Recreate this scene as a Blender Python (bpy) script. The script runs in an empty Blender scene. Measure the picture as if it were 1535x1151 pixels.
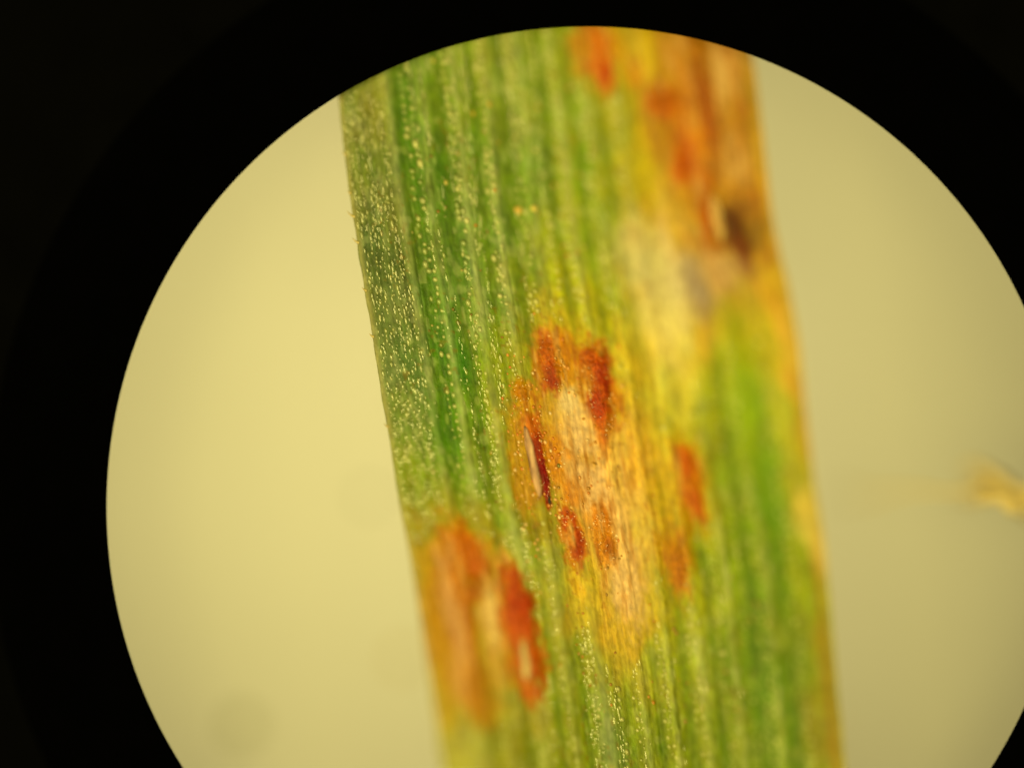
import bpy, math, random
import numpy as np

# Units: 1 Blender unit = 1 mm.  The place: a rust-infected grass leaf on a microscope stage,
# seen through the round black field stop of the eyepiece.
scene = bpy.context.scene
scene.unit_settings.system = 'METRIC'
scene.unit_settings.scale_length = 0.001
col = scene.collection
random.seed(7)
rng = np.random.default_rng(11)
K = 0.01                                  # mm per photo pixel at the plane of focus

# ------------------------------------------------------------------ camera
CAM_Z = 200.0
BLUR = 0.50                               # aperture / distance: shallow microscope focus
cam_data = bpy.data.cameras.new('camera')
cam = bpy.data.objects.new('camera', cam_data)
col.objects.link(cam)
cam.location = (0, 0, CAM_Z)
cam_data.sensor_width = 36.0
cam_data.lens = 36.0 * CAM_Z / 15.35
cam_data.clip_start = 1.0
cam_data.clip_end = 1000.0
cam_data.dof.use_dof = True
cam_data.dof.focus_distance = CAM_Z
cam_data.dof.aperture_fstop = cam_data.lens * 0.001 / (BLUR * CAM_Z)
scene.camera = cam

# ------------------------------------------------------------------ world, lamps, exposure
world = bpy.data.worlds.new('World')
scene.world = world
world.use_nodes = True
wb = world.node_tree.nodes['Background']
wb.inputs[0].default_value = (1.0, 0.85, 0.5, 1)
wb.inputs[1].default_value = 0.03

def lamp(name, loc, target, size, energy, color):
    d = bpy.data.lights.new(name, 'AREA')
    d.shape = 'DISK'
    d.size = size
    d.energy = energy
    d.color = color
    o = bpy.data.objects.new(name, d)
    col.objects.link(o)
    o.location = loc
    v = np.array(target, float) - np.array(loc, float)
    from mathutils import Vector
    o.rotation_euler = Vector(v).to_track_quat('-Z', 'Y').to_euler()
    return o

WARM = (1.0, 0.84, 0.24)
lamp('gooseneck_lamp', (-36, -2, 62), (0, 0, 0), 7, 60000, WARM)
lamp('gooseneck_lamp', (32, 4, 66), (0, 0, 0), 7, 30000, WARM)
lamp('gooseneck_lamp', (2, -34, 66), (0, 0, 0), 8, 52000, WARM)
lamp('substage_lamp', (-0.5, 0.0, -14.0), (-0.5, 0.0, 0), 7, 2260, (1.0, 0.84, 0.32))

vs = scene.view_settings
scene.display_settings.display_device = 'sRGB'
vs.view_transform = 'Standard'
vs.look = 'None'
vs.exposure = 0.0
vs.gamma = 1.0
vs.use_curve_mapping = False
scene.cycles.use_denoising = True
scene.cycles.max_bounces = 6
scene.cycles.caustics_reflective = False
scene.cycles.caustics_refractive = False

# ------------------------------------------------------------------ small helpers
def X(x): return (np.asarray(x, float) - 767.5) * K
def Y(y): return (575.5 - np.asarray(y, float)) * K

def srgb2lin(c):
    c = np.asarray(c, float) / 255.0
    return np.where(c <= 0.04045, c / 12.92, ((c + 0.055) / 1.055) ** 2.4)

LIGHT = np.array([1.98, 1.64, 0.80])
SHEEN = np.array([0.028, 0.027, 0.008])    # what the waxy surface reflects on top of its pigment
#       # light reaching the stage, so pigments stay physical

def albedo(c):
    return np.clip((srgb2lin(c) - SHEEN) / LIGHT, 0.002, 0.75)

def hash2(ix, iy, seed):
    n = (ix.astype(np.int64) * 374761393 + iy.astype(np.int64) * 668265263 + seed * 1442695041) & 0xffffffff
    n = ((n ^ (n >> 13)) * 1274126177) & 0xffffffff
    n = ((n ^ (n >> 16)) * 2246822519) & 0xffffffff
    return ((n ^ (n >> 15)) & 0xffff) / 65535.0

def noise(x, y, seed):
    """value noise, 0..1"""
    x = np.asarray(x, float); y = np.asarray(y, float)
    ix = np.floor(x); iy = np.floor(y)
    fx = x - ix; fy = y - iy
    fx = fx * fx * (3 - 2 * fx); fy = fy * fy * (3 - 2 * fy)
    a = hash2(ix, iy, seed); b = hash2(ix + 1, iy, seed)
    c = hash2(ix, iy + 1, seed); d = hash2(ix + 1, iy + 1, seed)
    return (a * (1 - fx) + b * fx) * (1 - fy) + (c * (1 - fx) + d * fx) * fy

def fbm(x, y, seed, n=3):
    s = 0; amp = 1; tot = 0
    for i in range(n):
        s = s + amp * noise(x * 2 ** i, y * 2 ** i, seed + i * 17)
        tot += amp; amp *= 0.55
    return s / tot

def smooth(e0, e1, x):
    t = np.clip((x - e0) / (e1 - e0), 0, 1)
    return t * t * (3 - 2 * t)

def mesh_np(name, verts, quads, mat, parent=None, colors=None, uv=None, smooth_shade=True, tris=None):
    me = bpy.data.meshes.new(name)
    verts = np.asarray(verts, np.float32)
    loops = []; counts = []
    if quads is not None and len(quads):
        q = np.asarray(quads, np.int32); loops.append(q.ravel()); counts.append(np.full(len(q), 4, np.int32))
    if tris is not None and len(tris):
        t = np.asarray(tris, np.int32); loops.append(t.ravel()); counts.append(np.full(len(t), 3, np.int32))
    loops = np.concatenate(loops); counts = np.concatenate(counts)
    me.vertices.add(len(verts)); me.vertices.foreach_set('co', verts.ravel())
    me.loops.add(len(loops)); me.loops.foreach_set('vertex_index', loops)
    me.polygons.add(len(counts))
    starts = np.concatenate([[0], np.cumsum(counts)[:-1]]).astype(np.int32)
    me.polygons.foreach_set('loop_start', starts)
    me.polygons.foreach_set('loop_total', counts)
    me.update(calc_edges=True)
    me.validate()
    if smooth_shade:
        me.polygons.foreach_set('use_smooth', np.ones(len(me.polygons), bool))
    if colors is not None:
        at = me.color_attributes.new('pigment', 'FLOAT_COLOR', 'POINT')
        c4 = np.ones((len(verts), 4), np.float32); c4[:, :3] = colors
        at.data.foreach_set('color', c4.ravel())
    if uv is not None:
        a = me.attributes.new('leaf_uv', 'FLOAT_VECTOR', 'POINT')
        v3 = np.zeros((len(verts), 3), np.float32); v3[:, :2] = uv
        a.data.foreach_set('vector', v3.ravel())
    me.materials.append(mat)
    o = bpy.data.objects.new(name, me)
    col.objects.link(o)
    if parent is not None:
        o.parent = parent
    return o

def grid_quads(nr, nc, off=0, flip=False):
    r = np.arange(nr - 1)[:, None]; c = np.arange(nc - 1)[None, :]
    a = (r * nc + c).ravel() + off
    q = np.stack([a, a + nc, a + nc + 1, a + 1], 1)
    return q[:, ::-1] if flip else q

def tag(o, label, cat, group=None):
    o['label'] = label; o['category'] = cat
    if group: o['group'] = group

def empty(name, loc=(0, 0, 0)):
    o = bpy.data.objects.new(name, None); col.objects.link(o); o.location = loc
    o.empty_display_size = 0.5
    return o

# ------------------------------------------------------------------ materials
def new_mat(name):
    m = bpy.data.materials.new(name); m.use_nodes = True
    nt = m.node_tree
    return m, nt, nt.nodes['Principled BSDF']

def leaf_material(name, rough=0.30, spec=0.10, bump=1.0, cell=(20, 5), fine=60.0, dist=0.012, colvar=0.22):
    m, nt, b = new_mat(name)
    L = nt.links.new
    at = nt.nodes.new('ShaderNodeAttribute'); at.attribute_name = 'pigment'
    uv = nt.nodes.new('ShaderNodeAttribute'); uv.attribute_name = 'leaf_uv'
    mp = nt.nodes.new('ShaderNodeMapping'); mp.inputs['Scale'].default_value = (cell[0], cell[1], 1)
    L(uv.outputs['Vector'], mp.inputs['Vector'])
    n1 = nt.nodes.new('ShaderNodeTexNoise'); n1.inputs['Scale'].default_value = 1.0
    n1.inputs['Detail'].default_value = 3.0; n1.inputs['Roughness'].default_value = 0.6
    L(mp.outputs['Vector'], n1.inputs['Vector'])
    n2 = nt.nodes.new('ShaderNodeTexNoise'); n2.inputs['Scale'].default_value = fine * 0.25
    n2.inputs['Detail'].default_value = 4.0; n2.inputs['Roughness'].default_value = 0.65
    L(uv.outputs['Vector'], n2.inputs['Vector'])
    ad = nt.nodes.new('ShaderNodeMath'); ad.operation = 'ADD'
    L(n1.outputs['Fac'], ad.inputs[0]); L(n2.outputs['Fac'], ad.inputs[1])
    bp = nt.nodes.new('ShaderNodeBump'); bp.inputs['Strength'].default_value = bump
    bp.inputs['Distance'].default_value = dist
    L(ad.outputs[0], bp.inputs['Height'])
    L(bp.outputs['Normal'], b.inputs['Normal'])
    # cell-by-cell colour variation
    mr = nt.nodes.new('ShaderNodeMapRange')
    mr.inputs['From Min'].default_value = 0.3; mr.inputs['From Max'].default_value = 0.7
    mr.inputs['To Min'].default_value = 1 - colvar; mr.inputs['To Max'].default_value = 1 + colvar
    L(n1.outputs['Fac'], mr.inputs['Value'])
    mx = nt.nodes.new('ShaderNodeMix'); mx.data_type = 'RGBA'; mx.blend_type = 'MULTIPLY'
    mx.inputs['Factor'].default_value = 1.0
    L(at.outputs['Color'], mx.inputs[6]); L(mr.outputs['Result'], mx.inputs[7])
    L(mx.outputs[2], b.inputs['Base Color'])
    b.inputs['Roughness'].default_value = rough
    b.inputs['Specular IOR Level'].default_value = spec
    return m

M_leaf = leaf_material('leaf_epidermis')
M_pust = leaf_material('rust_spores', rough=0.30, spec=0.10, bump=1.0, cell=(22, 18), dist=0.018, colvar=0.28)
M_dot = leaf_material('papilla', rough=0.30, spec=0.6, bump=0.1, colvar=0.1)
M_glint = leaf_material('glint_beads', rough=0.27, spec=1.0, bump=0.05, colvar=0.1)

def plain_mat(name, rgb, rough, spec=0.3, nscale=3.0, namount=0.1, bump=0.0):
    m, nt, b = new_mat(name)
    L = nt.links.new
    tc = nt.nodes.new('ShaderNodeTexCoord')
    n = nt.nodes.new('ShaderNodeTexNoise'); n.inputs['Scale'].default_value = nscale
    n.inputs['Detail'].default_value = 4
    L(tc.outputs['Object'], n.inputs['Vector'])
    mr = nt.nodes.new('ShaderNodeMapRange')
    mr.inputs['To Min'].default_value = 1 - namount; mr.inputs['To Max'].default_value = 1 + namount
    L(n.outputs['Fac'], mr.inputs['Value'])
    mx = nt.nodes.new('ShaderNodeMix'); mx.data_type = 'RGBA'; mx.blend_type = 'MULTIPLY'
    mx.inputs['Factor'].default_value = 1
    mx.inputs[6].default_value = (*rgb, 1); L(mr.outputs['Result'], mx.inputs[7])
    L(mx.outputs[2], b.inputs['Base Color'])
    b.inputs['Roughness'].default_value = rough
    b.inputs['Specular IOR Level'].default_value = spec
    if bump:
        bp = nt.nodes.new('ShaderNodeBump'); bp.inputs['Distance'].default_value = bump
        L(n.outputs['Fac'], bp.inputs['Height']); L(bp.outputs['Normal'], b.inputs['Normal'])
    return m

def diffuser_mat():
    m, nt, b = new_mat('frosted_glass')
    L = nt.links.new
    tc = nt.nodes.new('ShaderNodeTexCoord')
    n = nt.nodes.new('ShaderNodeTexNoise'); n.inputs['Scale'].default_value = 0.35; n.inputs['Detail'].default_value = 4
    L(tc.outputs['Object'], n.inputs['Vector'])
    rp = nt.nodes.new('ShaderNodeValToRGB')
    rp.color_ramp.elements[0].color = (0.57, 0.57, 0.52, 1); rp.color_ramp.elements[1].color = (0.63, 0.63, 0.58, 1)
    L(n.outputs['Fac'], rp.inputs['Fac'])
    tr = nt.nodes.new('ShaderNodeBsdfTranslucent'); L(rp.outputs['Color'], tr.inputs['Color'])
    df = nt.nodes.new('ShaderNodeBsdfDiffuse'); df.inputs['Color'].default_value = (0.30, 0.30, 0.28, 1)
    mx = nt.nodes.new('ShaderNodeMixShader'); mx.inputs['Fac'].default_value = 0.14
    L(tr.outputs[0], mx.inputs[1]); L(df.outputs[0], mx.inputs[2])
    L(mx.outputs[0], nt.nodes['Material Output'].inputs['Surface'])
    nt.nodes.remove(b)
    return m
M_plate = diffuser_mat()
M_black = plain_mat('black_anodised_metal', (0.0003, 0.0003, 0.0003), 0.8, 0.0, 2.0, 0.3)
M_black2 = plain_mat('black_barrel_paint', (0.0008, 0.0008, 0.0009), 0.7, 0.0, 1.2, 0.4)
M_lint = plain_mat('tan_lint', (0.36, 0.28, 0.14), 0.8, 0.2, 6.0, 0.3)
M_dust = plain_mat('olive_dust', (0.10, 0.10, 0.05), 0.9, 0.1, 6.0, 0.3)
M_dust2 = plain_mat('amber_dust', (0.30, 0.21, 0.05), 0.9, 0.1, 6.0, 0.3)
M_dark = plain_mat('black_sliver', (0.006, 0.005, 0.004), 0.5, 0.3, 30, 0.3)
M_hair = plain_mat('pale_hair', (0.30, 0.24, 0.10), 0.4, 0.5, 30, 0.2)

# ------------------------------------------------------------------ setting: the stage plate
PLATE_Z = -2.0
n = 48
ang = np.linspace(0, 2 * math.pi, n, endpoint=False)
def lathe(profile, n=160, center=(0, 0)):
    a = np.linspace(0, 2 * math.pi, n, endpoint=False)
    v = []
    for r, z in profile:
        v.append(np.stack([center[0] + r * np.cos(a), center[1] + r * np.sin(a), np.full(n, z)], 1))
    v = np.concatenate(v)
    q = []
    for i in range(len(profile) - 1):
        j = np.arange(n); k = (j + 1) % n
        q.append(np.stack([i * n + j, i * n + k, (i + 1) * n + k, (i + 1) * n + j], 1))
    return v, np.concatenate(q)

pv, pq = lathe([(0.01, PLATE_Z), (10, PLATE_Z), (25, PLATE_Z), (39.6, PLATE_Z), (40, PLATE_Z - 0.4), (40, PLATE_Z - 2)], 128)
stage = mesh_np('stage_plate', pv, pq[:, ::-1] if False else pq, M_plate)
stage['kind'] = 'structure'

# ------------------------------------------------------------------ the leaf: outline, relief, pigment
LE = np.array([(-300, 440), (-100, 470), (50, 492), (150, 507), (280, 522), (400, 541), (520, 560), (650, 582), (760, 600),
               (850, 618), (950, 634), (1030, 647), (1151, 664), (1300, 687), (1500, 716)], float)
RE = np.array([(-300, 1085), (-100, 1108), (95, 1131), (200, 1145), (300, 1156), (345, 1163), (390, 1174), (440, 1186), (520, 1200),
               (640, 1212), (720, 1222), (790, 1234), (900, 1246), (1030, 1257), (1095, 1264), (1151, 1269), (1300, 1284), (1500, 1303)], float)
def xl(y): return np.interp(y, LE[:, 0], LE[:, 1])
def xr(y): return np.interp(y, RE[:, 0], RE[:, 1])
def to_u(x, y): return (x - xl(y)) / (xr(y) - xl(y))
def to_x(u, y): return xl(y) + u * (xr(y) - xl(y))
UW = 625.0

# how far each place stands above (+) or below (-) the focal plane, in pixels of blur
ZC = np.array([
 (500, -50, -10), (510, 150, -7), (560, 130, -7), (550, 250, -2), (545, 350, 0), (570, 550, 0), (600, 700, 5), (620, 850, 14), (640, 1000, 23), (670, 1140, 29),
 (700, 600, 0), (680, 700, 3), (700, 800, 7), (700, 850, 10), (790, 950, 8), (720, 1000, 18), (800, 1100, 9), (740, 1120, 20), (860, 830, 0), (830, 950, 3), (880, 1080, 0), (960, 1100, 0),
 (800, 700, 0), (740, 500, 0), (640, 450, 0), (640, 250, -3), (700, 130, -9), (700, 300, -4), (850, 540, -2), (850, 150, -12), (850, 350, -11), (900, 80, -14), (1050, 150, -14), (1130, 150, -15),
 (1100, 350, -15), (1000, 470, -14), (1180, 450, -17), (900, 650, -1), (1030, 720, -9), (1120, 650, -18), (1210, 700, -17), (900, 900, 0), (1000, 1000, -3),
 (1080, 950, -11), (1130, 1100, -11), (1240, 1000, -15), (1260, 1140, -13), (960, 850, -4), (900, -50, -15), (1100, -50, -19), (900, 1300, 0), (680, 1300, 29), (1280, 1300, -10)], float)
ZB = ZC[:, 2] * 1.6 * K / BLUR

def shepard(px, py, cx, cy, vals, sx, sy, chunk=60000, power=None):
    """normalised gaussian blend of control points"""
    px = np.asarray(px, float).ravel(); py = np.asarray(py, float).ravel()
    vals = np.asarray(vals, float)
    v2 = vals if vals.ndim == 2 else vals[:, None]
    out = np.empty((len(px), v2.shape[1]))
    for i in range(0, len(px), chunk):
        dx = (px[i:i + chunk, None] - cx[None]) / sx
        dy = (py[i:i + chunk, None] - cy[None]) / sy
        d2 = dx * dx + dy * dy
        if power is None:
            w = np.exp(-0.5 * d2) + 1e-9 / (1 + d2)
        else:
            w = 1.0 / (d2 + 0.10) ** power
        out[i:i + chunk] = (w @ v2) / w.sum(1, keepdims=True)
    return out if vals.ndim == 2 else out[:, 0]

# coarse raster of the height field, sampled bilinearly
_gy = np.arange(-300, 1521, 20.0); _gx = np.arange(380, 1341, 20.0)
_GX, _GY = np.meshgrid(_gx, _gy)
_Z = shepard(_GX, _GY, ZC[:, 0], ZC[:, 1], ZB, 75, 95).reshape(_GX.shape)
_Z = _Z - 2.0 * smooth(1185, 1420, _GY)              # below the frame the blade droops under the eyepiece rim
def bilin(G, x, y):
    fx = np.clip((x - _gx[0]) / 20.0, 0, G.shape[1] - 1.001); fy = np.clip((y - _gy[0]) / 20.0, 0, G.shape[0] - 1.001)
    ix = fx.astype(int); iy = fy.astype(int); fx = fx - ix; fy = fy - iy
    return (G[iy, ix] * (1 - fx) + G[iy, ix + 1] * fx) * (1 - fy) + (G[iy + 1, ix] * (1 - fx) + G[iy + 1, ix + 1] * fx) * fy
for _ in range(3):
    _P = np.pad(_Z, 1, mode='edge')
    _Z = (_P[:-2, 1:-1] + _P[2:, 1:-1] + _P[1:-1, :-2] + _P[1:-1, 2:] + 2 * _Z) / 6

GROOVE = [0.142, 0.222, 0.300, 0.370, 0.478, 0.550, 0.628, 0.702, 0.805, 0.888]
RIDGE = [0.118, 0.180, 0.262, 0.335, 0.420, 0.516, 0.590, 0.667, 0.752, 0.850]
RIDGE_W = [0.013, 0.015, 0.016, 0.014, 0.020, 0.014, 0.015, 0.018, 0.016, 0.014]
KNOT = np.array(sorted([(g, -1.0) for g in GROOVE] + [(r, 1.0) for r in RIDGE] + [(0.0, -0.6), (0.02, 0.1), (0.06, 0.55), (0.965, 0.7), (1.0, -0.8)]))

def wob(u, y):
    spread = 0.022 * (1 - smooth(150, 520, y)) * smooth(0.15, 0.21, u) * (1 - smooth(0.38, 0.6, u))
    return u - spread + (noise(y / 220.0, u * 6, 3) - 0.5) * 0.006 + (noise(y / 60.0, u * 14, 4) - 0.5) * 0.0022

def unwob(u, y):
    """where the rib or furrow numbered u really runs at height y"""
    return u - (wob(u, y) - u)

def relief(u, y):
    """ribs and furrows, mm"""
    uu = wob(u, y)
    h = np.interp(uu, KNOT[:, 0], KNOT[:, 1])
    a = 0.017 * h
    U = u * UW
    a = a + 0.010 * (noise(U / 3.0, y / 210.0, 93) - 0.5)        # fine lengthwise striae
    a = a + 0.013 * (fbm(U / 9.0, y / 34.0, 21) - 0.5)          # rows of long epidermis cells
    a = a + 0.010 * (fbm(U / 4.0, y / 9.0, 25, 2) - 0.5)
    return a

# lesions: x, y, half width, half length, sRGB, strength, softness
B = [
 (860, 600, 90, 130, (214, 150, 25), .3, .7), (700, 930, 80, 150, (195, 135, 30), .25, .7),
 (1055, 190, 90, 190, (195, 122, 20), .3, .6),
 (930, 770, 36, 130, (236, 188, 104), .45, .85), (885, 640, 50, 70, (232, 180, 96), .35, .85),
 # upper pair
 (828, 520, 26, 34, (215, 120, 8), .8, .5), (805, 548, 9, 42, (185, 95, 10), .8, .5), (828, 548, 19, 44, (182, 72, 4), .95, .35), (831, 566, 11, 26, (150, 42, 0), .9, .5),
 (860, 556, 24, 52, (196, 108, 5), .85, .5), (893, 542, 24, 30, (186, 72, 0), .95, .35), (903, 598, 20, 62, (180, 64, 0), .95, .35), (903, 648, 11, 34, (188, 74, 0), .9, .4),
 (908, 568, 12, 26, (160, 42, 0), .85, .5), (896, 612, 15, 22, (165, 46, 0), .9, .5), (880, 566, 10, 20, (196, 116, 14), .8, .4), (925, 600, 10, 26, (205, 110, 5), .7, .6),
 (900, 525, 8, 8, (215, 150, 50), .7, .5),
 # pale dead tissue in the middle
 (853, 600, 14, 24, (242, 200, 122), .9, .6), (862, 640, 22, 34, (234, 188, 112), .7, .7), (874, 672, 26, 40, (226, 172, 98), .7, .7), (880, 692, 17, 13, (188, 112, 18), .7, .5), (850, 682, 8, 9, (200, 95, 5), .8, .5),
 (885, 730, 28, 44, (228, 172, 98), .8, .5), (925, 700, 14, 70, (234, 178, 66), .6, .5), (860, 740, 14, 22, (208, 120, 20), .6, .5),
 # slit with the flap
 (788, 690, 25, 72, (176, 108, 20), .85, .4), (828, 690, 20, 46, (196, 100, 8), .8, .5), (806, 670, 10, 46, (152, 40, 6), .95, .35), (817, 720, 7, 36, (138, 38, 8), .95, .35),
 (796, 637, 12, 18, (195, 85, 8), .9, .5),
 (782, 585, 14, 22, (205, 120, 5), .8, .5), (788, 607, 12, 10, (215, 150, 5), .8, .5),
 # lower small pair
 (858, 803, 18, 44, (188, 82, 6), .9, .35), (853, 782, 10, 16, (168, 48, 0), .9, .5), (866, 818, 10, 24, (172, 52, 0), .9, .5), (856, 800, 5, 20, (220, 150, 60), .8, .4),
 (908, 805, 17, 46, (200, 105, 18), .9, .4), (913, 820, 8, 22, (165, 70, 8), .8, .5), (903, 775, 14, 20, (215, 115, 15), .7, .5),
 (940, 880, 22, 60, (234, 182, 104), .7, .5), (935, 800, 10, 60, (236, 180, 90), .7, .5),
 # right-hand single
 (1036, 722, 26, 68, (206, 140, 10), .7, .5), (1035, 722, 16, 58, (206, 98, 0), .95, .35), (1029, 695, 9, 22, (196, 76, 0), .9, .5), (1043, 756, 10, 24, (190, 76, 0), .9, .5),
 (1065, 712, 8, 50, (140, 128, 8), .6, .5),
 (1014, 838, 24, 52, (192, 122, 8), .8, .5), (1017, 850, 13, 26, (182, 90, 4), .8, .5),
 # lower left big pair
 (690, 822, 40, 44, (198, 105, 14), .85, .4), (696, 816, 22, 20, (194, 80, 4), .8, .5), (713, 846, 17, 20, (182, 72, 0), .9, .5), (711, 885, 17, 18, (165, 72, 0), .9, .5),
 (684, 930, 20, 110, (208, 144, 76), .85, .4), (686, 870, 10, 30, (205, 100, 15), .6, .5), (741, 930, 22, 58, (224, 176, 92), .85, .4), (657, 950, 11, 100, (185, 112, 8), .7, .5),
 (708, 960, 8, 100, (178, 82, 0), .85, .4), (720, 1040, 22, 52, (172, 98, 0), .9, .5), (690, 1020, 22, 40, (208, 140, 62), .7, .5),
 (745, 1000, 16, 40, (204, 148, 52), .6, .5),
 (758, 845, 10, 24, (205, 145, 55), .7, .5), (770, 872, 15, 28, (186, 70, 2), .9, .4), (777, 922, 27, 62, (184, 62, 0), .97, .42), (783, 915, 16, 46, (170, 46, 0), .8, .5),
 (790, 985, 26, 56, (182, 64, 2), .95, .42), (790, 1026, 11, 26, (180, 74, 0), .9, .4), (762, 985, 8, 40, (198, 105, 10), .7, .5),
 (788, 988, 7, 30, (208, 164, 88), .8, .5),
 # top right patch
 (894, 72, 36, 55, (204, 122, 6), .85, .5), (902, 88, 18, 48, (204, 88, 0), .95, .4), (908, 112, 11, 20, (186, 64, 0), .9, .5), (952, 110, 16, 28, (196, 112, 6), .8, .5),
 (998, 158, 28, 24, (200, 100, 0), .9, .4), (1020, 252, 17, 30, (206, 88, 0), .95, .4), (1046, 212, 30, 32, (206, 106, 0), .85, .5), (1062, 278, 11, 34, (184, 84, 0), .9, .4),
 (1049, 88, 17, 54, (178, 98, 5), .85, .4), (1053, 142, 13, 20, (186, 90, 0), .85, .5), (1123, 130, 10, 60, (176, 112, 10), .7, .5),
 (1059, 330, 10, 46, (184, 74, 0), .95, .4), (1074, 368, 22, 12, (172, 82, 12), .9, .4), (1075, 326, 10, 36, (208, 145, 46), .9, .4), (1090, 300, 20, 40, (190, 112, 10), .7, .5),
 (1108, 325, 36, 46, (156, 96, 20), .55, .8),
 (1125, 345, 26, 22, (146, 96, 18), .8, .7), (1103, 340, 15, 34, (78, 46, 12), .92, .7), (1115, 380, 12, 32, (112, 50, 18), .9, .6), (1140, 320, 14, 20, (160, 95, 8), .7, .5), (1112, 352, 30, 42, (118, 72, 18), .5, .9),
 (1042, 425, 20, 42, (160, 132, 100), .85, .7), (1085, 405, 32, 26, (206, 158, 88), .75, .7), (998, 465, 30, 70, (232, 200, 112), .75, .85), (1010, 400, 16, 80, (216, 184, 118), .7, .8), (972, 398, 28, 44, (208, 182, 104), .6, .85),
 # streaks along the veins of the upper right patch
 (1082, 115, 13, 66, (212, 158, 76), .9, .4), (1110, 90, 8, 60, (190, 134, 56), .8, .4), (1128, 185, 9, 90, (160, 100, 20), .85, .4), (1098, 232, 13, 46, (212, 158, 76), .9, .4),
 (1118, 258, 9, 36, (208, 152, 66), .8, .4), (1074, 225, 9, 60, (164, 84, 6), .85, .4), (1142, 250, 7, 60, (214, 154, 34), .8, .4), (1100, 165, 6, 40, (178, 108, 12), .7, .4),
 (970, 62, 13, 60, (216, 172, 28), .8, .5), (968, 250, 12, 70, (204, 168, 22), .7, .5), (1020, 120, 8, 50, (196, 118, 10), .7, .4), (1035, 300, 10, 40, (206, 140, 20), .7, .4), (1010, 340, 9, 36, (216, 166, 44), .7, .4),
 (1120, 600, 22, 90, (150, 172, 6), .5, .6), (1150, 740, 16, 70, (116, 146, 2), .5, .6),
 (1062, 180, 9, 60, (156, 60, 2), .7, .6), (1028, 235, 15, 44, (182, 66, 0), .7, .6), (998, 152, 24, 26, (178, 70, 0), .7, .6), (1092, 205, 7, 66, (146, 74, 8), .6, .5), (1120, 300, 18, 30, (146, 76, 10), .6, .7), (1048, 110, 12, 50, (150, 66, 4), .6, .5),
 # margins
 (1206, 645, 9, 66, (206, 124, 18), .5, .6), (1186, 500, 12, 60, (218, 168, 50), .45, .5),
]
BA = [(to_u(x, y) * UW, y, rx, ry, np.array(c, float) + (np.array([8., 21., 6.]) if c[1] < 115 and c[0] > 140 else 0), s, so) for x, y, rx, ry, c, s, so in B]

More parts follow.
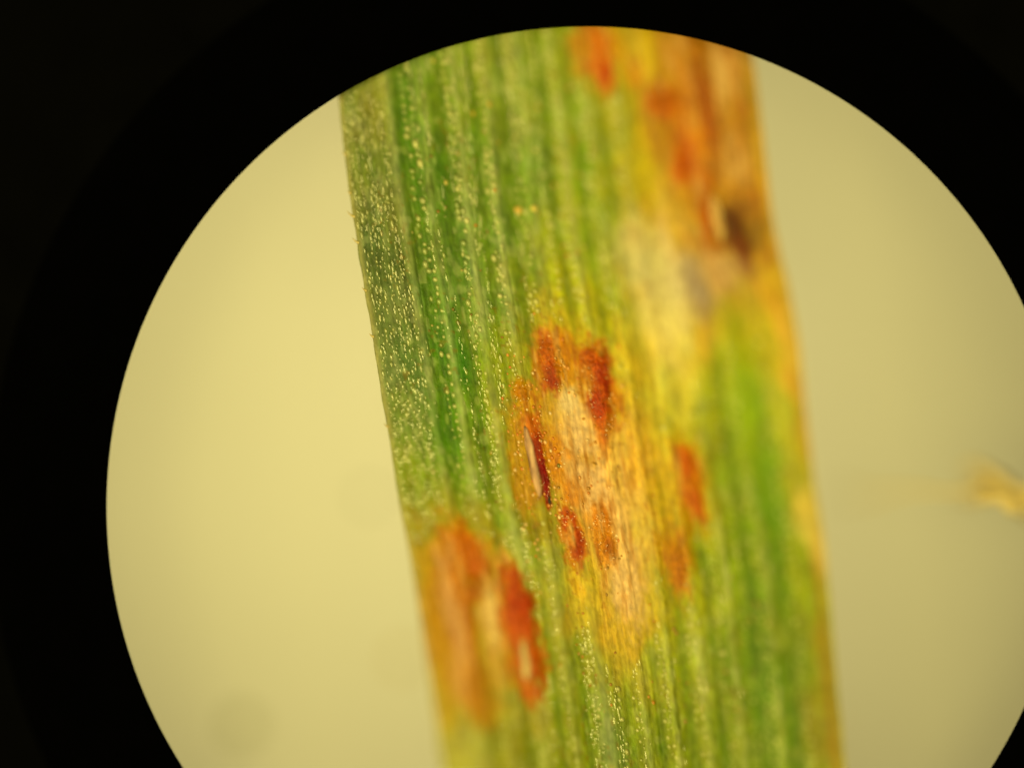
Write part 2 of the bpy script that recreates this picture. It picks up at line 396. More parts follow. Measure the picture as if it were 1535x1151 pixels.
CP = np.array([
 (540,200,124,124,44),(560,300,112,114,44),(600,450,112,116,50),(580,560,114,120,50),(610,620,116,126,44),(620,720,130,138,28),(630,800,152,138,22),
 (560,160,128,126,36),(575,380,92,104,40),(620,540,96,112,40),(545,240,108,116,36),
 (620,200,88,114,14),(650,300,84,112,18),(660,500,78,112,18),(690,550,76,118,14),(680,650,82,120,14),(720,700,122,132,32),(640,400,88,112,26),
 (700,150,128,140,28),(740,100,150,154,48),(760,200,126,138,36),(740,350,114,132,36),(760,450,126,138,44),(800,250,112,138,20),(850,200,148,154,34),(880,250,138,154,20),
 (800,120,140,150,32),(820,80,150,152,30),(720,230,112,132,30),(690,400,100,122,34),(710,480,110,130,40),
 (860,350,160,164,34),(900,300,150,152,20),(850,430,178,172,28),(900,450,176,170,28),(830,480,190,165,18),(790,400,130,142,30),(780,500,140,144,28),
 (960,250,180,160,14),(980,100,214,164,20),(980,200,190,140,10),(1000,300,205,160,20),(960,60,200,160,18),(940,180,165,155,14),
 (1010,60,196,134,24),(1090,70,186,126,40),(1090,130,196,138,48),(1120,150,172,114,26),(1050,170,190,114,14),(1100,250,194,134,40),(1040,200,205,115,2),(1120,280,195,120,10),(1145,200,205,150,20),
 (960,390,200,175,74),(1010,350,215,165,48),(1000,440,215,185,74),(1000,500,234,200,54),(1010,530,234,200,48),(1080,400,205,150,58),(1130,400,190,140,24),(1110,440,185,156,24),
 (1170,470,225,165,24),(1160,420,200,150,14),(1050,500,225,176,30),(1100,490,184,162,6),(1150,510,188,165,14),(1190,540,206,158,26),(1050,450,200,155,45),(1145,360,180,125,10),
 (950,550,205,175,24),(940,600,210,166,20),(1010,580,210,185,38),(1000,640,200,170,20),(960,680,225,170,24),(930,720,234,170,38),(1080,560,172,165,14),(1060,640,155,150,14),(1060,680,155,150,28),
 (1120,600,148,165,5),(1130,680,142,156,5),(1150,740,118,146,2),(1090,720,148,155,28),(1180,600,178,166,24),(1200,700,170,156,20),(1210,760,205,176,48),(1225,790,214,180,52),
 (1000,760,200,160,16),(970,800,215,165,25),(1060,780,165,155,20),
 (1100,800,136,148,14),(1160,800,116,138,5),(1080,880,134,142,10),(1150,900,110,128,5),(1200,850,148,150,20),(1040,900,165,158,24),(1000,900,165,148,12),(1020,1000,146,144,20),
 (1060,1000,142,148,38),(1100,1000,112,125,10),(1150,1000,96,122,5),(1200,1000,116,128,10),(1100,1100,120,128,18),(1180,1100,100,122,6),(1040,1100,126,130,15),(1230,1100,140,128,18),(1230,980,140,130,14),
 (880,650,230,165,48),(870,720,215,142,38),(920,760,230,145,30),(930,850,225,160,48),(870,880,205,160,16),(860,930,178,150,24),(920,950,200,155,24),(960,950,192,150,16),(880,1000,152,146,32),
 (900,1060,130,140,36),(920,1120,112,122,36),(960,1100,132,134,24),(980,1000,160,150,24),(830,900,160,150,28),(840,1000,150,144,32),(860,1100,136,138,20),(1000,1130,126,130,20),
 (740,850,185,128,20),(730,800,150,140,20),(760,780,148,154,38),(780,830,162,158,48),(665,900,190,132,30),(650,850,180,140,16),(640,950,185,132,16),(660,1060,182,150,18),
 (700,1120,158,150,34),(760,1100,148,140,20),(800,1050,160,145,28),(790,1120,138,135,20),(680,1140,165,152,30),
 (720,640,104,132,24),(740,560,128,142,24),(745,650,150,154,28),(770,620,150,132,16),(790,640,180,122,16),(780,740,172,122,16),(770,700,150,140,20),(760,750,148,150,28),(800,780,150,132,12),(820,830,162,150,28),
], float)
CP[:, 4] += np.where(CP[:, 2] > CP[:, 3] * 1.05, 8 + 0.16 * np.clip(CP[:, 3] - 110, 0, None), 2)          # tissue is a little milky
CPU = to_u(CP[:, 0], CP[:, 1]) * UW

def paint(x, y, detail=True):
    """pigment of the leaf (sRGB 0-255) at photo pixel x, y"""
    x = np.asarray(x, float).ravel(); y = np.asarray(y, float).ravel()
    u = to_u(x, y); U = u * UW
    # ragged look-up so that zones have uneven borders
    jx = (fbm(U / 22, y / 60, 51) - 0.5) * 22; jy = (fbm(U / 26, y / 70, 57) - 0.5) * 60
    c = shepard(U + jx, y + jy, CPU, CP[:, 1], CP[:, 2:], 26.0, 52.0, power=2.2)
    green = np.clip((c[:, 1] * 1.12 - c[:, 0]) / 40.0 + 0.35, 0.15, 1.0)[:, None]
    uu = wob(u, y)
    g = np.zeros_like(u); r = np.zeros_like(u)
    for i, a in enumerate(GROOVE):
        side = 0.010 if i % 3 else 0.013
        k = 0.55 + 0.9 * noise(y / 120.0, np.full_like(y, i * 3.3), 71)
        g = np.maximum(g, np.exp(-((uu - a) / side) ** 2) * np.minimum(k, 1.1))
    for i, a in enumerate(RIDGE):
        k = 0.5 + 0.9 * noise(y / 90.0, np.full_like(y, i * 5.1), 72)
        r = np.maximum(r, np.exp(-((uu - a) / (RIDGE_W[i] * 0.85)) ** 2) * np.minimum(k, 1.1))
    g = g[:, None]; r = r[:, None]
    c = c * (1 - 0.10 * g * green)
    c = c + (np.array([98., 118., 14.]) - c) * (0.48 * g * green)
    pale = np.array([184., 174., 104.])
    c = c + (pale - c) * (0.46 * r * green)
    # streaks, mottling
    s = fbm(U / 7.0, y / 90.0, 81) - 0.5
    m = fbm(U / 15.0, y / 26.0, 85) - 0.5
    f = fbm(U / 4.2, y / 8.0, 89, 2) - 0.5
    s2 = noise(U / 3.0, y / 210.0, 93) - 0.5
    k = 1 + 0.20 * s + 0.13 * s2 + 0.24 * m + (0.20 * f if detail else 0)
    hue = (fbm(U / 20.0, y / 40.0, 95) - 0.5)
    c = c * k[:, None] * np.stack([1 + 0.10 * hue, 1 - 0.05 * hue, 1 - 0.2 * hue], 1)
    # pale flecks lying over the furrows
    fl = smooth(0.66, 0.80, noise(U / 7.0, y / 15.0, 101)) * green[:, 0]
    c = c + (np.array([184., 176., 104.]) - c) * (0.35 * fl[:, None])
    # lesions
    nz = fbm(U / 11.0, y / 20.0, 111) - 0.5
    nz2 = fbm(U / 4.0, y / 6.0, 117, 2) - 0.5
    nz3 = fbm(U / 7.0, y / 9.0, 119) - 0.5
    for U0, y0, rx, ry, cc, st, so in BA:
        lo = (np.abs(U - U0) < rx * 2.2) & (np.abs(y - y0) < ry * 2.2)
        if not lo.any(): continue
        d = np.sqrt(((U[lo] - U0) / rx) ** 2 + ((y[lo] - y0) / ry) ** 2) + nz[lo] * 1.0 + nz2[lo] * 0.5
        w = st * (1 - smooth(1 - so, 1 + so, d))
        cv = cc[None] * (1 + 0.26 * nz2[lo][:, None] + 0.22 * nz3[lo][:, None])
        c[lo] = c[lo] + (cv - c[lo]) * w[:, None]
    # dead tissue: brown and tan fibres running lengthwise
    warm = smooth(38, 70, c[:, 0] - c[:, 1]) * smooth(150, 185, c[:, 0]) * smooth(94, 116, c[:, 1])
    f1 = smooth(0.50, 0.74, fbm(U / 6.0, y / 38.0, 211)); f2 = smooth(0.52, 0.76, fbm(U / 5.0, y / 46.0, 223))
    c = c + (np.array([152., 82., 10.]) - c) * (0.62 * f1 * warm)[:, None]
    c = c + (np.array([222., 170., 98.]) - c) * (0.50 * f2 * warm)[:, None]
    # thin pale margins, brown line along the lower right margin
    e = np.exp(-((u - 0.004) / 0.008) ** 2)[:, None]
    c = c + (np.array([178., 156., 84.]) - c) * (0.6 * e)
    e = (np.exp(-((u - 0.974) / 0.010) ** 2) * smooth(770, 850, y))[:, None]
    c = c + (np.array([172., 108., 32.]) - c) * (0.5 * e)
    e = (np.exp(-((u - 0.998) / 0.010) ** 2))[:, None]
    c = c + (np.array([200., 170., 84.]) - c) * (0.5 * e)
    # scattered reddish flecks of the young infection
    rd = smooth(0.80, 0.90, noise(U / 5.5, y / 7.0, 131)) * smooth(0.45, 0.65, noise(U / 50, y / 80, 133))
    c = c + (np.array([150., 86., 18.]) - c) * (0.3 * rd[:, None])
    return np.clip(c, 2, 250)

def leaf_z(x, y):
    x = np.asarray(x, float); y = np.asarray(y, float)
    return bilin(_Z, x, y) + relief(to_u(x, y), y)

def leaf_points(x, y, dz=0.0):
    z = leaf_z(x, y) + dz
    return np.stack([X(x), Y(y), z], 1)

def uvmm(x, y):
    return np.stack([to_u(x, y) * UW * K, -np.asarray(y) * K], 1)

leaf = empty('grass_leaf', (0, 0, 0))
tag(leaf, 'flat green grass leaf blade with orange-brown rust lesions, crossing the round bright field', 'leaf')

# blade: fine upper face, coarse under face, closed along both margins
ys = np.concatenate([np.linspace(-180, 10, 60, endpoint=False), np.arange(10, 1175, 1.6), np.linspace(1175, 1490, 90)])
nc = 391
us = np.linspace(0, 1, nc)
YY, UU = np.meshgrid(ys, us, indexing='ij')
XX = to_x(UU, YY)
edge_wob = (fbm(ys / 30.0, ys * 0, 141) - 0.5) * 3.0
XX = XX + edge_wob[:, None] * (np.exp(-UU / 0.03) + 0.6 * np.exp(-(1 - UU) / 0.03))
xf, yf = XX.ravel(), YY.ravel()
V = leaf_points(xf, yf)
C = albedo(paint(xf, yf))
UVm = uvmm(xf, yf)
Q = grid_quads(len(ys), nc)
# under face
ri = np.unique(np.concatenate([np.arange(0, len(ys), 6), [len(ys) - 1]])); ci = np.unique(np.concatenate([np.arange(0, nc, 26), [nc - 1]]))
sub = (ri[:, None] * nc + ci[None, :]).ravel()
Vb = V[sub].copy()
ub = UU[ri][:, ci].ravel()
Vb[:, 2] = bilin(_Z, xf[sub], yf[sub]) - 0.03 - 0.20 * np.clip(np.minimum(ub, 1 - ub) / 0.06, 0, 1) ** 0.6
Qb = grid_quads(len(ri), len(ci), len(V), True)
# close margins and ends (coarse strips)
off = len(V); nb = len(ci); strips = []
for k in range(len(ri) - 1):
    for cc_, tcol in ((0, 0), (nb - 1, nc - 1)):
        a, b_ = ri[k] * nc + tcol, ri[k + 1] * nc + tcol
        d, e = off + k * nb + cc_, off + (k + 1) * nb + cc_
        strips.append((a, d, e, b_) if cc_ == 0 else (a, b_, e, d))
for kk, row in ((0, 0), (len(ri) - 1, len(ys) - 1)):
    for j in range(nb - 1):
        a, b_ = row * nc + ci[j], row * nc + ci[j + 1]
        d, e = off + kk * nb + j, off + kk * nb + j + 1
        strips.append((a, b_, e, d) if kk == 0 else (a, d, e, b_))
blade = mesh_np('blade', np.concatenate([V, Vb]), np.concatenate([Q, Qb, np.array(strips)]), M_leaf, leaf,
                np.concatenate([C, C[sub]]), np.concatenate([UVm, UVm[sub]]))

# ribs: each pale rib between the furrows is a strip of its own, moulded onto the blade
rys = np.concatenate([np.linspace(-170, 20, 30, endpoint=False), np.arange(20, 1175, 3.0), np.linspace(1175, 1470, 40)])
for i, (r0, w0) in enumerate(zip(RIDGE, RIDGE_W)):
    t = np.linspace(-1, 1, 9)
    wv = w0 * (0.75 + 0.5 * noise(rys / 70.0, np.full_like(rys, i * 2.7), 151))
    uu = unwob(np.full_like(rys, r0), rys)
    UR = uu[:, None] + wv[:, None] * t[None, :]
    YR = np.repeat(rys[:, None], len(t), 1)
    x_, y_ = to_x(UR, YR).ravel(), YR.ravel()
    h = (0.016 * (1 - np.abs(t)[None, :] ** 2.2) * (0.6 + 0.8 * noise(YR / 45.0, YR * 0 + i, 153)) - 0.010 * np.abs(t)[None, :] ** 4).ravel()
    mesh_np('rib', leaf_points(x_, y_, h), grid_quads(len(rys), len(t)), M_leaf, leaf, albedo(paint(x_, y_)), uvmm(x_, y_))

# ------------------------------------------------------------------ small domes and grains
def dome_template(nseg=7, rings=3):
    v = [(0, 0, 1.0)]; tr = []; qd = []
    for k in range(1, rings + 1):
        a = math.pi / 2 * k / rings * 1.15
        for j in range(nseg):
            p = 2 * math.pi * j / nseg
            v.append((math.sin(a) * math.cos(p), math.sin(a) * math.sin(p), math.cos(a)))
    for j in range(nseg): tr.append((0, 1 + j, 1 + (j + 1) % nseg))
    for k in range(rings - 1):
        for j in range(nseg):
            a = 1 + k * nseg
            qd.append((a + j, a + nseg + j, a + nseg + (j + 1) % nseg, a + (j + 1) % nseg))
    return np.array(v), np.array(qd), np.array(tr)
DV, DQ, DT = dome_template()

def scatter_domes(name, px, py, rx, ry, h, colors, mat, parent, lift=0.0):
    """many little domes moulded onto the leaf, one joined part"""
    n = len(px); m = len(DV)
    slope = 0.16
    vx = px[:, None] + DV[None, :, 0] * rx[:, None] + DV[None, :, 1] * ry[:, None] * slope
    vy = py[:, None] + DV[None, :, 1] * ry[:, None]
    base = leaf_z(px, py) + lift
    vz = base[:, None] + DV[None, :, 2] * h[:, None] - 0.006
    V = np.stack([X(vx), Y(vy), vz], 2).reshape(-1, 3)
    # y is flipped between photo and world, so faces are reversed too
    q = (DQ[None] + (np.arange(n) * m)[:, None, None]).reshape(-1, 4)[:, ::-1]
    t = (DT[None] + (np.arange(n) * m)[:, None, None]).reshape(-1, 3)[:, ::-1]
    cols = np.repeat(colors, m, 0)
    o = mesh_np(name, V, q, mat, parent, cols, uvmm(vx.ravel(), vy.ravel()), True, t)
    o['kind'] = 'stuff'
    return o

# papillae: rows of pale bumps along the furrows
px, py = [], []
for i, g0 in enumerate(GROOVE):
    rows = [g0 + 0.018, g0 + 0.030] if i else [g0 + 0.012, g0 + 0.026]
    if i in (4, 8): rows.append(g0 - 0.02)
    for rr in rows:
        y = 20.0 + random.random() * 12
        while y < 1165:
            if random.random() < 0.74:
                uu = float(unwob(np.array([rr]), np.array([y]))[0]) + random.gauss(0, 0.0022)
                px.append(float(to_x(uu, y))); py.append(y)
            y += random.uniform(9, 18)
px = np.array(px); py = np.array(py)
cb = paint(px, py)
keep = (cb[:, 1] * 1.12 - cb[:, 0]) > -12 + rng.random(len(px)) * 20
px, py, cb = px[keep], py[keep], cb[keep]
r_ = rng.uniform(2.2, 4.2, len(px)) * (1 + 0.4 * (1 - smooth(300, 560, py)))
cc = cb + (np.array([204., 188., 96.]) - cb) * rng.uniform(0.25, 0.8, len(px))[:, None]
scatter_domes('papillae', px, py, r_, r_ * rng.uniform(0.9, 1.5, len(px)), r_ * K * 0.8, albedo(cc), M_dot, leaf)

# beads added for their glints: lengthwise rows of glossy domes on the ribs and on the broad outer band
wx, wy = [], []
lanes = [0.014 + 0.0095 * k for k in range(12)] + [0.172, 0.18, 0.188, 0.205, 0.25, 0.262, 0.274, 0.232, 0.24, 0.282, 0.29, 0.325, 0.338, 0.38, 0.39, 0.405, 0.42, 0.435, 0.45, 0.505, 0.518, 0.58, 0.592, 0.60, 0.66, 0.672, 0.745, 0.757, 0.845, 0.855]
for li, l0 in enumerate(lanes):
    y = 30.0 + random.random() * 8
    while y < 1165:
        dens = float(noise(np.array([y / 60.0]), np.array([li * 3.7]), 201)[0])
        lim = 0.18 if l0 < 0.13 else 0.40
        if (0.36 < l0 < 0.56 and y > 930) or (0.2 < l0 < 0.34 and 470 < y < 740): lim = 0.2
        if dens > lim and random.random() < 0.8:
            wx.append(float(to_x(float(unwob(np.array([l0]), np.array([y]))[0]) + random.gauss(0, 0.0026), y))); wy.append(y)
        y += random.uniform(3.6, 8)
wx = np.array(wx); wy = np.array(wy)
cb = paint(wx, wy)
keep = (cb[:, 1] * 1.12 - cb[:, 0]) > -16 + rng.random(len(wx)) * 22
wx, wy, cb = wx[keep], wy[keep], cb[keep]
r_ = rng.uniform(1.2, 2.7, len(wx)); e_ = rng.uniform(1.0, 3.8, len(wx))
cc = cb + (np.array([186., 170., 70.]) - cb) * rng.uniform(0.0, 0.5, len(wx))[:, None]  # gold of the glints mixed into the bead colour
scatter_domes('glint_beads', wx, wy, r_, r_ * e_, r_ * K * 0.75, albedo(cc), M_glint, leaf)

# loose spores fallen around the sores
sp = []
def spores(x0, y0, sx, sy, n, cset, r=(1.5, 3.0)):
    for _ in range(n):
        y = random.gauss(y0, sy); u0 = float(to_u(x0, y0)) * UW
        x = float(to_x((random.gauss(u0, sx)) / UW, y))
        if 0.02 < to_u(x, y) < 0.98 and 45 < y < 1160:
            sp.append((x, y, random.uniform(*r), random.choice(cset)))
ORG = [(238, 170, 80), (242, 190, 105), (228, 145, 50), (212, 120, 30)]
BRN = [(178, 120, 20), (190, 122, 20), (165, 112, 24), (200, 126, 24)]
OLV = [(140, 118, 34), (128, 104, 28), (150, 100, 24), (170, 150, 60)]
spores(822, 700, 12, 45, 46, ORG, (1.4, 3.4)); spores(783, 690, 9, 55, 40, ORG, (1.2, 2.6)); spores(870, 700, 30, 45, 40, ORG + BRN, (1.3, 3.0))
spores(862, 805, 14, 34, 44, ORG, (1.4, 2.8)); spores(908, 815, 18, 30, 36, ORG + BRN, (1.3, 2.8)); spores(835, 560, 28, 40, 34, ORG, (1.4, 2.8)); spores(900, 580, 22, 40, 26, ORG, (1.4, 2.8))
spores(780, 590, 16, 40, 26, ORG, (1.3, 2.5)); spores(870, 930, 55, 70, 26, BRN, (1.2, 2.6)); spores(930, 900, 50, 110, 20, BRN, (1.2, 2.6)); spores(960, 1000, 50, 60, 12, BRN, (1.2, 2.6))
spores(690, 420, 60, 110, 24, OLV, (1.4, 3.0)); spores(790, 780, 20, 60, 24, ORG, (1.3, 2.4)); spores(1100, 900, 80, 120, 30, [(170, 150, 70), (160, 110, 40)], (2, 3.5))
spores(800, 250, 90, 110, 34, [(200, 160, 40), (190, 120, 30), (205, 175, 70)], (2, 4)); spores(775, 318, 5, 4, 3, [(225, 170, 60)], (3, 5)); spores(800, 312, 2, 2, 1, [(245, 205, 80)], (5, 6))
sp = np.array([(a, b, c, *d) for a, b, c, d in sp])
scatter_domes('loose_spores', sp[:, 0], sp[:, 1], sp[:, 2], sp[:, 2] * rng.uniform(0.8, 1.4, len(sp)), sp[:, 2] * K * 1.0, albedo(sp[:, 3:]), M_dot, leaf)

# ------------------------------------------------------------------ rust pustules, one part each
def pustule(x0, y0, rx, ry, h, label=None, grains=60, tilt=0.0, seed=0):
    nr, na = max(8, int(rx / 1.6)), 48
    U0 = float(to_u(x0, y0)) * UW
    rr = np.linspace(0.02, 1, nr); aa = np.linspace(0, 2 * math.pi, na, endpoint=False)
    R, A = np.meshgrid(rr, aa, indexing='ij')
    ir = 1.12 + 0.6 * (fbm(np.cos(A) * 1.7 + seed * 9, np.sin(A) * 2.2 + seed * 5, 161) - 0.5)
    yy = y0 + R * ir * ry * np.sin(A)
    uu = (U0 + R * ir * rx * np.cos(A) + tilt * (yy - y0)) / UW
    xx = to_x(uu, yy)
    x_, y_ = xx.ravel(), yy.ravel()
    bump = 0.8 * h * np.clip(1 - R.ravel() ** 2, 0, 1) ** 1.4
    bump = bump * (0.55 + 0.9 * fbm(uu.ravel() * UW / 5.0, y_ / 7.0, 171 + seed)) + 0.02 * (fbm(uu.ravel() * UW / 2.6, y_ / 3.2, 175) - 0.5) - 0.012 * R.ravel() ** 6
    V = leaf_points(x_, y_, bump)
    q = []
    j = np.arange(na); k = (j + 1) % na
    for i in range(nr - 1):
        q.append(np.stack([i * na + j, i * na + k, (i + 1) * na + k, (i + 1) * na + j], 1))
    q = np.concatenate(q)
    c = paint(x_, y_)
    o = mesh_np('rust_pustule', V, q, M_pust, leaf, albedo(c), uvmm(x_, y_))
    if label: o['label'] = label
    if grains:
        a = rng.uniform(0, 2 * math.pi, grains); r = np.sqrt(rng.uniform(0, 0.85, grains))
        gy = y0 + r * ry * np.sin(a)
        gu = (U0 + r * rx * np.cos(a) + tilt * (gy - y0)) / UW
        gx = to_x(gu, gy)
        gr = rng.uniform(1.3, 3.0, grains)
        base = paint(gx, gy)
        k = rng.uniform(0.0, 0.6, grains)[:, None] ** 1.8
        gc = base * (1 - k) + np.array([238., 165., 80.]) * k
        s = scatter_domes('spore_mass', gx, gy, gr, gr, gr * K * 0.9, albedo(gc), M_glint, o, 0.4 * h * (1 - r * r))
    return o

P = {}
P['a'] = pustule(828, 548, 20, 46, .06, 'brown-red pustule at the upper left of the central lesion', 46, 0, 1)
P['b'] = pustule(893, 545, 24, 30, .06, 'arched top of the red-brown pustule right of the central lesion', 40, 0, 2)
P['c'] = pustule(903, 605, 19, 58, .06, 'long deep red pustule right of the pale lesion centre', 60, 0, 3)
P['d'] = pustule(810, 690, 11, 62, .035, 'narrow dark red slit-shaped pustule beside a torn flap', 50, 0.06, 4)
P['e'] = pustule(858, 802, 18, 43, .06, 'small red oval pustule below the lesion centre', 56, 0, 5)
P['f'] = pustule(908, 805, 17, 45, .05, 'orange oval pustule right of the small red one', 46, 0, 6)
P['g'] = pustule(1035, 722, 17, 58, .07, 'lone orange pustule on the yellow-green right half', 0, 0, 7)
P['h'] = pustule(1016, 845, 17, 40, .04, 'faint orange-brown spot below the lone pustule', 0, 0, 8)
P['i'] = pustule(780, 918, 27, 72, .10, 'large deep red pustule at the lower left', 40, 0, 9)
P['j'] = pustule(789, 988, 25, 56, .08, 'red lower end of the large lower-left pustule, round a pale flap', 24, 0, 10)
P['k'] = pustule(692, 822, 36, 40, .08, 'blurred orange-red patch at the top of the left lesion', 30, 0, 11)
P['l'] = pustule(712, 880, 18, 26, .06, 'small brown spot in the left lesion', 0, 0, 12)
P['m'] = pustule(903, 88, 19, 52, .06, 'blurred orange pustule at the top edge', 0, 0, 13)
P['n'] = pustule(998, 158, 27, 24, .06, 'blurred orange spot left in the upper right patch', 0, 0, 14)
P['o'] = pustule(1020, 252, 17, 30, .06, 'blurred bright orange spot in the upper right patch', 0, 0, 15)
P['p'] = pustule(1050, 95, 16, 56, .06, 'brown streak-like pustule in the upper right patch', 0, 0, 16)
P['q'] = pustule(1059, 330, 11, 46, .05, 'red-brown pustule curving round a pale strip', 0, 0, 17)
P['r'] = pustule(1107, 356, 16, 46, .05, 'blackish brown pustule near the right margin', 0, 0, 18)
P['s'] = pustule(782, 590, 13, 26, .04, 'small bright orange spot left of the central lesion', 30, 0, 19)

def flap(parent, x0, y0, w, l, h, color, lift=1.0, tilt=0.0, seed=0, base=0.006):
    """torn skin lifted along one side of a pustule: a curled sheet with thickness"""
    nv, nu_ = 34, 11
    t = np.linspace(-1, 1, nv); s = np.linspace(0, 1, nu_)
    T, S = np.meshgrid(t, s, indexing='ij')
    prof = np.clip(1 - np.abs(T) ** 2.4, 0, 1) ** 0.6 * (0.85 + 0.4 * noise(T * 4 + seed, T * 0, 181))
    U0 = float(to_u(x0, y0)) * UW
    yy = y0 + T * l
    uu = (U0 + (S - 0.5) * 2 * w * prof + tilt * T * l) / UW
    x_, y_ = to_x(uu, yy).ravel(), yy.ravel()
    dz = (h * prof * np.sin(S * math.pi * 0.62) * lift + base + 0.012 * (fbm(S * 6, T * 9, 185 + seed) - 0.5)).ravel()
    top = leaf_points(x_, y_, dz); bot = leaf_points(x_, y_, np.minimum(dz - 0.015, dz - 0.01))
    V = np.concatenate([top, bot]); n = nv * nu_
    q = [grid_quads(nv, nu_), grid_quads(nv, nu_, n, True)]
    k = np.arange(nv - 1)
    q.append(np.stack([k * nu_ + nu_ - 1, (k + 1) * nu_ + nu_ - 1, n + (k + 1) * nu_ + nu_ - 1, n + k * nu_ + nu_ - 1], 1))
    q.append(np.stack([k * nu_, n + k * nu_, n + (k + 1) * nu_, (k + 1) * nu_], 1))
    c = np.array(color, float)[None] * (0.45 + 1.1 * fbm(uu.ravel() * UW / 1.8, y_ / 22.0, 187 + seed))[:, None]
    c = np.clip(c, 2, 245)
    o = mesh_np('torn_epidermis', V, np.concatenate(q), M_leaf, parent, albedo(np.concatenate([c, c])), np.concatenate([uvmm(x_, y_)] * 2))
    return o
flap(P['d'], 798, 692, 6, 54, .05, (206, 152, 92), 1.0, 0.06, 1, 0.02)
flap(P['j'], 786, 990, 5.0, 28, .04, (220, 182, 100), 1.0, 0, 2, 0.055)
flap(P['q'], 1075, 326, 8, 34, .05, (214, 158, 74), 1.0, 0, 3, 0.02)
flap(P['e'], 856, 800, 4, 20, .05, (222, 156, 70), 1.0, 0, 4)

# short stiff hairs on the left margin
def hair(x, y, l, w):
    n = 8; m = 6; v = []
    base = np.array([float(X(x)), float(Y(y)), float(bilin(_Z, np.array([x]), np.array([y]))[0]) - 0.01])
    for i in range(n):
        t = i / (n - 1)
        c = base + np.array([-l * t, l * (0.15 * t + 0.55 * t * t), 0.02 * t]) * K
        r = w * K * (1 - 0.85 * t)
        for j in range(m):
            a = 2 * math.pi * j / m
            v.append(c + np.array([0.3 * r * math.cos(a), r * math.cos(a), r * math.sin(a)]))
    q = []
    for i in range(n - 1):
        for j in range(m):
            q.append((i * m + j, i * m + (j + 1) % m, (i + 1) * m + (j + 1) % m, (i + 1) * m + j))
    mesh_np('margin_hair', v, q, M_hair, leaf)
for y, l in [(325, 9), (364, 7), (436, 4), (640, 5), (232, 4), (505, 4), (290, 3)]:
    hair(float(xl(y)) + 3, y, l + 3, 2.4)

# ------------------------------------------------------------------ tiny dark sliver on the leaf
sx_, sy_ = 823.5, 750.0
zz = float(leaf_z(np.array([sx_]), np.array([sy_]))[0])
sv = []; sq = []
for i, (dy, w) in enumerate([(-7, .4), (-4, 1.5), (0, 1.9), (4, 1.6), (7, .5)]):
    for j in range(6):
        a = 2 * math.pi * j / 6
        sv.append((float(X(sx_ + 0.12 * dy)) + w * K * math.cos(a), float(Y(sy_ + dy)), zz + 0.018 + w * K * 0.8 * math.sin(a)))
for i in range(4):
    for j in range(6):
        sq.append((i * 6 + j, i * 6 + (j + 1) % 6, (i + 1) * 6 + (j + 1) % 6, (i + 1) * 6 + j))
o = mesh_np('dark_sliver', sv, sq, M_dark)
tag(o, 'tiny black sliver lying on the leaf at the lower end of the slit pustule', 'speck')

# ------------------------------------------------------------------ lint and dust on the stage
def blob(name, x, y, r, hgt, mat, seed, flat=1.0):
    nr, na = 10, 28; v = []; q = []
    for i in range(nr):
        t = i / (nr - 1)
        for j in range(na):
            a = 2 * math.pi * j / na
            k = 1 + 0.6 * (float(fbm(np.array([math.cos(a) * 1.4 + seed]), np.array([math.sin(a) * 1.4 + seed * 2.0]), 191)[0]) - 0.5)
            rr = max(t, 0.02) * r * K * k
            z = hgt * math.sqrt(max(0, 1 - t * t)) * (0.7 + 0.6 * float(noise(np.array([rr * 9 * math.cos(a) + seed]), np.array([rr * 9 * math.sin(a)]), 193)[0]))
            v.append((float(X(x)) + rr * math.cos(a), float(Y(y)) + rr * math.sin(a) * flat, PLATE_Z - 0.01 + z))
    for i in range(nr - 1):
        for j in range(na):
            q.append((i * na + j, (i + 1) * na + j, (i + 1) * na + (j + 1) % na, i * na + (j + 1) % na))
    return mesh_np(name, v, q, mat)
o = blob('dust_speck', 551, 745, 10, .12, M_dust, 1); tag(o, 'small dim speck on the pale stage close to the left leaf margin', 'speck', 'specks on the stage')
o = blob('dust_speck', 603, 990, 13, .10, M_dust2, 2); tag(o, 'faint amber speck on the pale stage beside the lower left lesion', 'speck', 'specks on the stage')
o = blob('dust_speck', 358, 1092, 18, .15, M_dust, 3); tag(o, 'largest grey-olive blurred speck on the stage near the bottom left', 'speck', 'specks on the stage')

lint = empty('lint_tuft', (float(X(1500)), float(Y(735)), PLATE_Z))
tag(lint, 'blurred tan tuft of lint with a thin thread, right of the leaf', 'lint')
def tube(name, pts, rad, parent, mat, m=7):
    pts = np.array(pts, float); n = len(pts); v = []; q = []
    par = np.array(parent.location)
    for i in range(n):
        d = pts[min(i + 1, n - 1)] - pts[max(i - 1, 0)]; d = d / np.linalg.norm(d)
        a = np.cross(d, (0, 0, 1)); a = a / (np.linalg.norm(a) + 1e-9); b = np.cross(a, d)
        r = rad(i / (n - 1))
        for j in range(m):
            p = 2 * math.pi * j / m
            v.append(pts[i] + r * (math.cos(p) * a + math.sin(p) * b) - par)
    for i in range(n - 1):
        for j in range(m):
            q.append((i * m + j, i * m + (j + 1) % m, (i + 1) * m + (j + 1) % m, (i + 1) * m + j))
    return mesh_np(name, v, q, mat, parent)
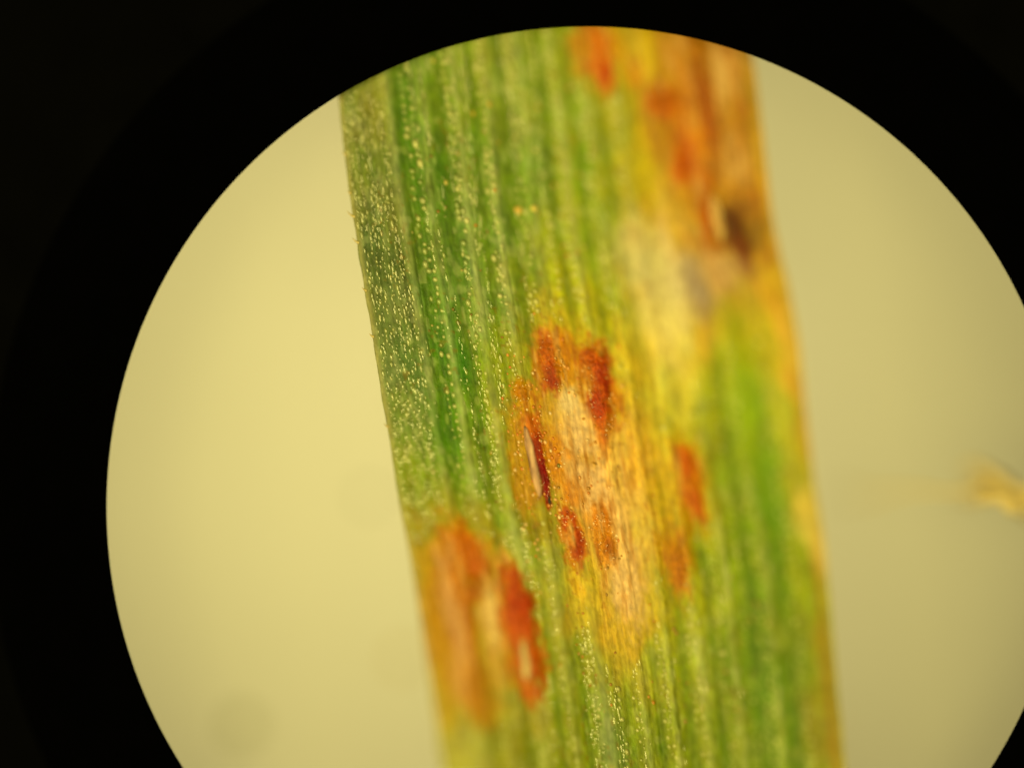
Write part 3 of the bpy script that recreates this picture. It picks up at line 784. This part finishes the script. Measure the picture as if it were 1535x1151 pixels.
# body: a twisted bundle of strands arching up off the stage
for s in range(9):
    pts = []
    ph = s * 2.4
    for i in range(26):
        t = i / 25
        cx = 1464 + 8 * math.sin(s * 5.1) + 130 * t; cy = 724 + 10 * math.sin(s * 2.3) + 6 * math.sin(3 * t) + 60 * t ** 1.7
        cz = -1.8 + 1.15 * math.sin(math.pi * min(1, 0.18 + 0.75 * t))
        sp_ = 13 + 6 * math.sin(5 * t + s)
        pts.append((float(X(cx + sp_ * math.cos(ph + 4 * t))), float(Y(cy + sp_ * math.sin(ph + 4 * t))), cz + 0.12 * math.sin(ph * 1.7 + 5 * t)))
    tube('strand', pts, lambda t: 0.085 * (1 - 0.5 * abs(2 * t - 1) ** 3), lint, M_lint)
pts = []
for i in range(40):
    t = i / 39
    pts.append((float(X(1480 - 215 * t)), float(Y(728 + 12 * math.sin(2.2 * t) + 4 * math.sin(9 * t))), -0.75 - 1.2 * t ** 2.2))
tube('thread', pts, lambda t: 0.036, lint, M_lint)

# ------------------------------------------------------------------ the eyepiece: field stop, shoulder, barrel
CX, CY, RS = float(X(880)), float(Y(760)), 7.20
eye = empty('microscope_eyepiece', (CX, CY, 0.0))
tag(eye, 'matt black microscope eyepiece ring whose round opening frames the leaf', 'eyepiece')
def part(name, prof, mat, n=320):
    v, q = lathe(prof, n)
    v = np.array(v); v[:, 2] -= 0.0
    return mesh_np(name, v, q, mat, eye)
part('field_stop', [(10.2, 0.05), (RS + 0.12, 0.05), (RS, 0.07), (RS, 0.09), (RS + 0.10, 0.12), (8.3, 0.16), (8.9, 0.26), (10.2, 0.31)], M_black)
part('shoulder', [(8.95, 0.32), (9.3, 0.36), (10.4, 1.1), (11.4, 1.55), (12.4, 1.75), (13.2, 1.76), (13.2, 0.26), (8.95, 0.30)], M_black2, 200)
part('barrel', [(13.22, 2.6), (13.0, 2.75), (13.22, 2.9), (14.6, 2.9), (14.8, 2.7), (14.8, -1.2), (14.4, -1.4), (13.22, -1.4), (13.22, 2.6)], M_black2, 200)
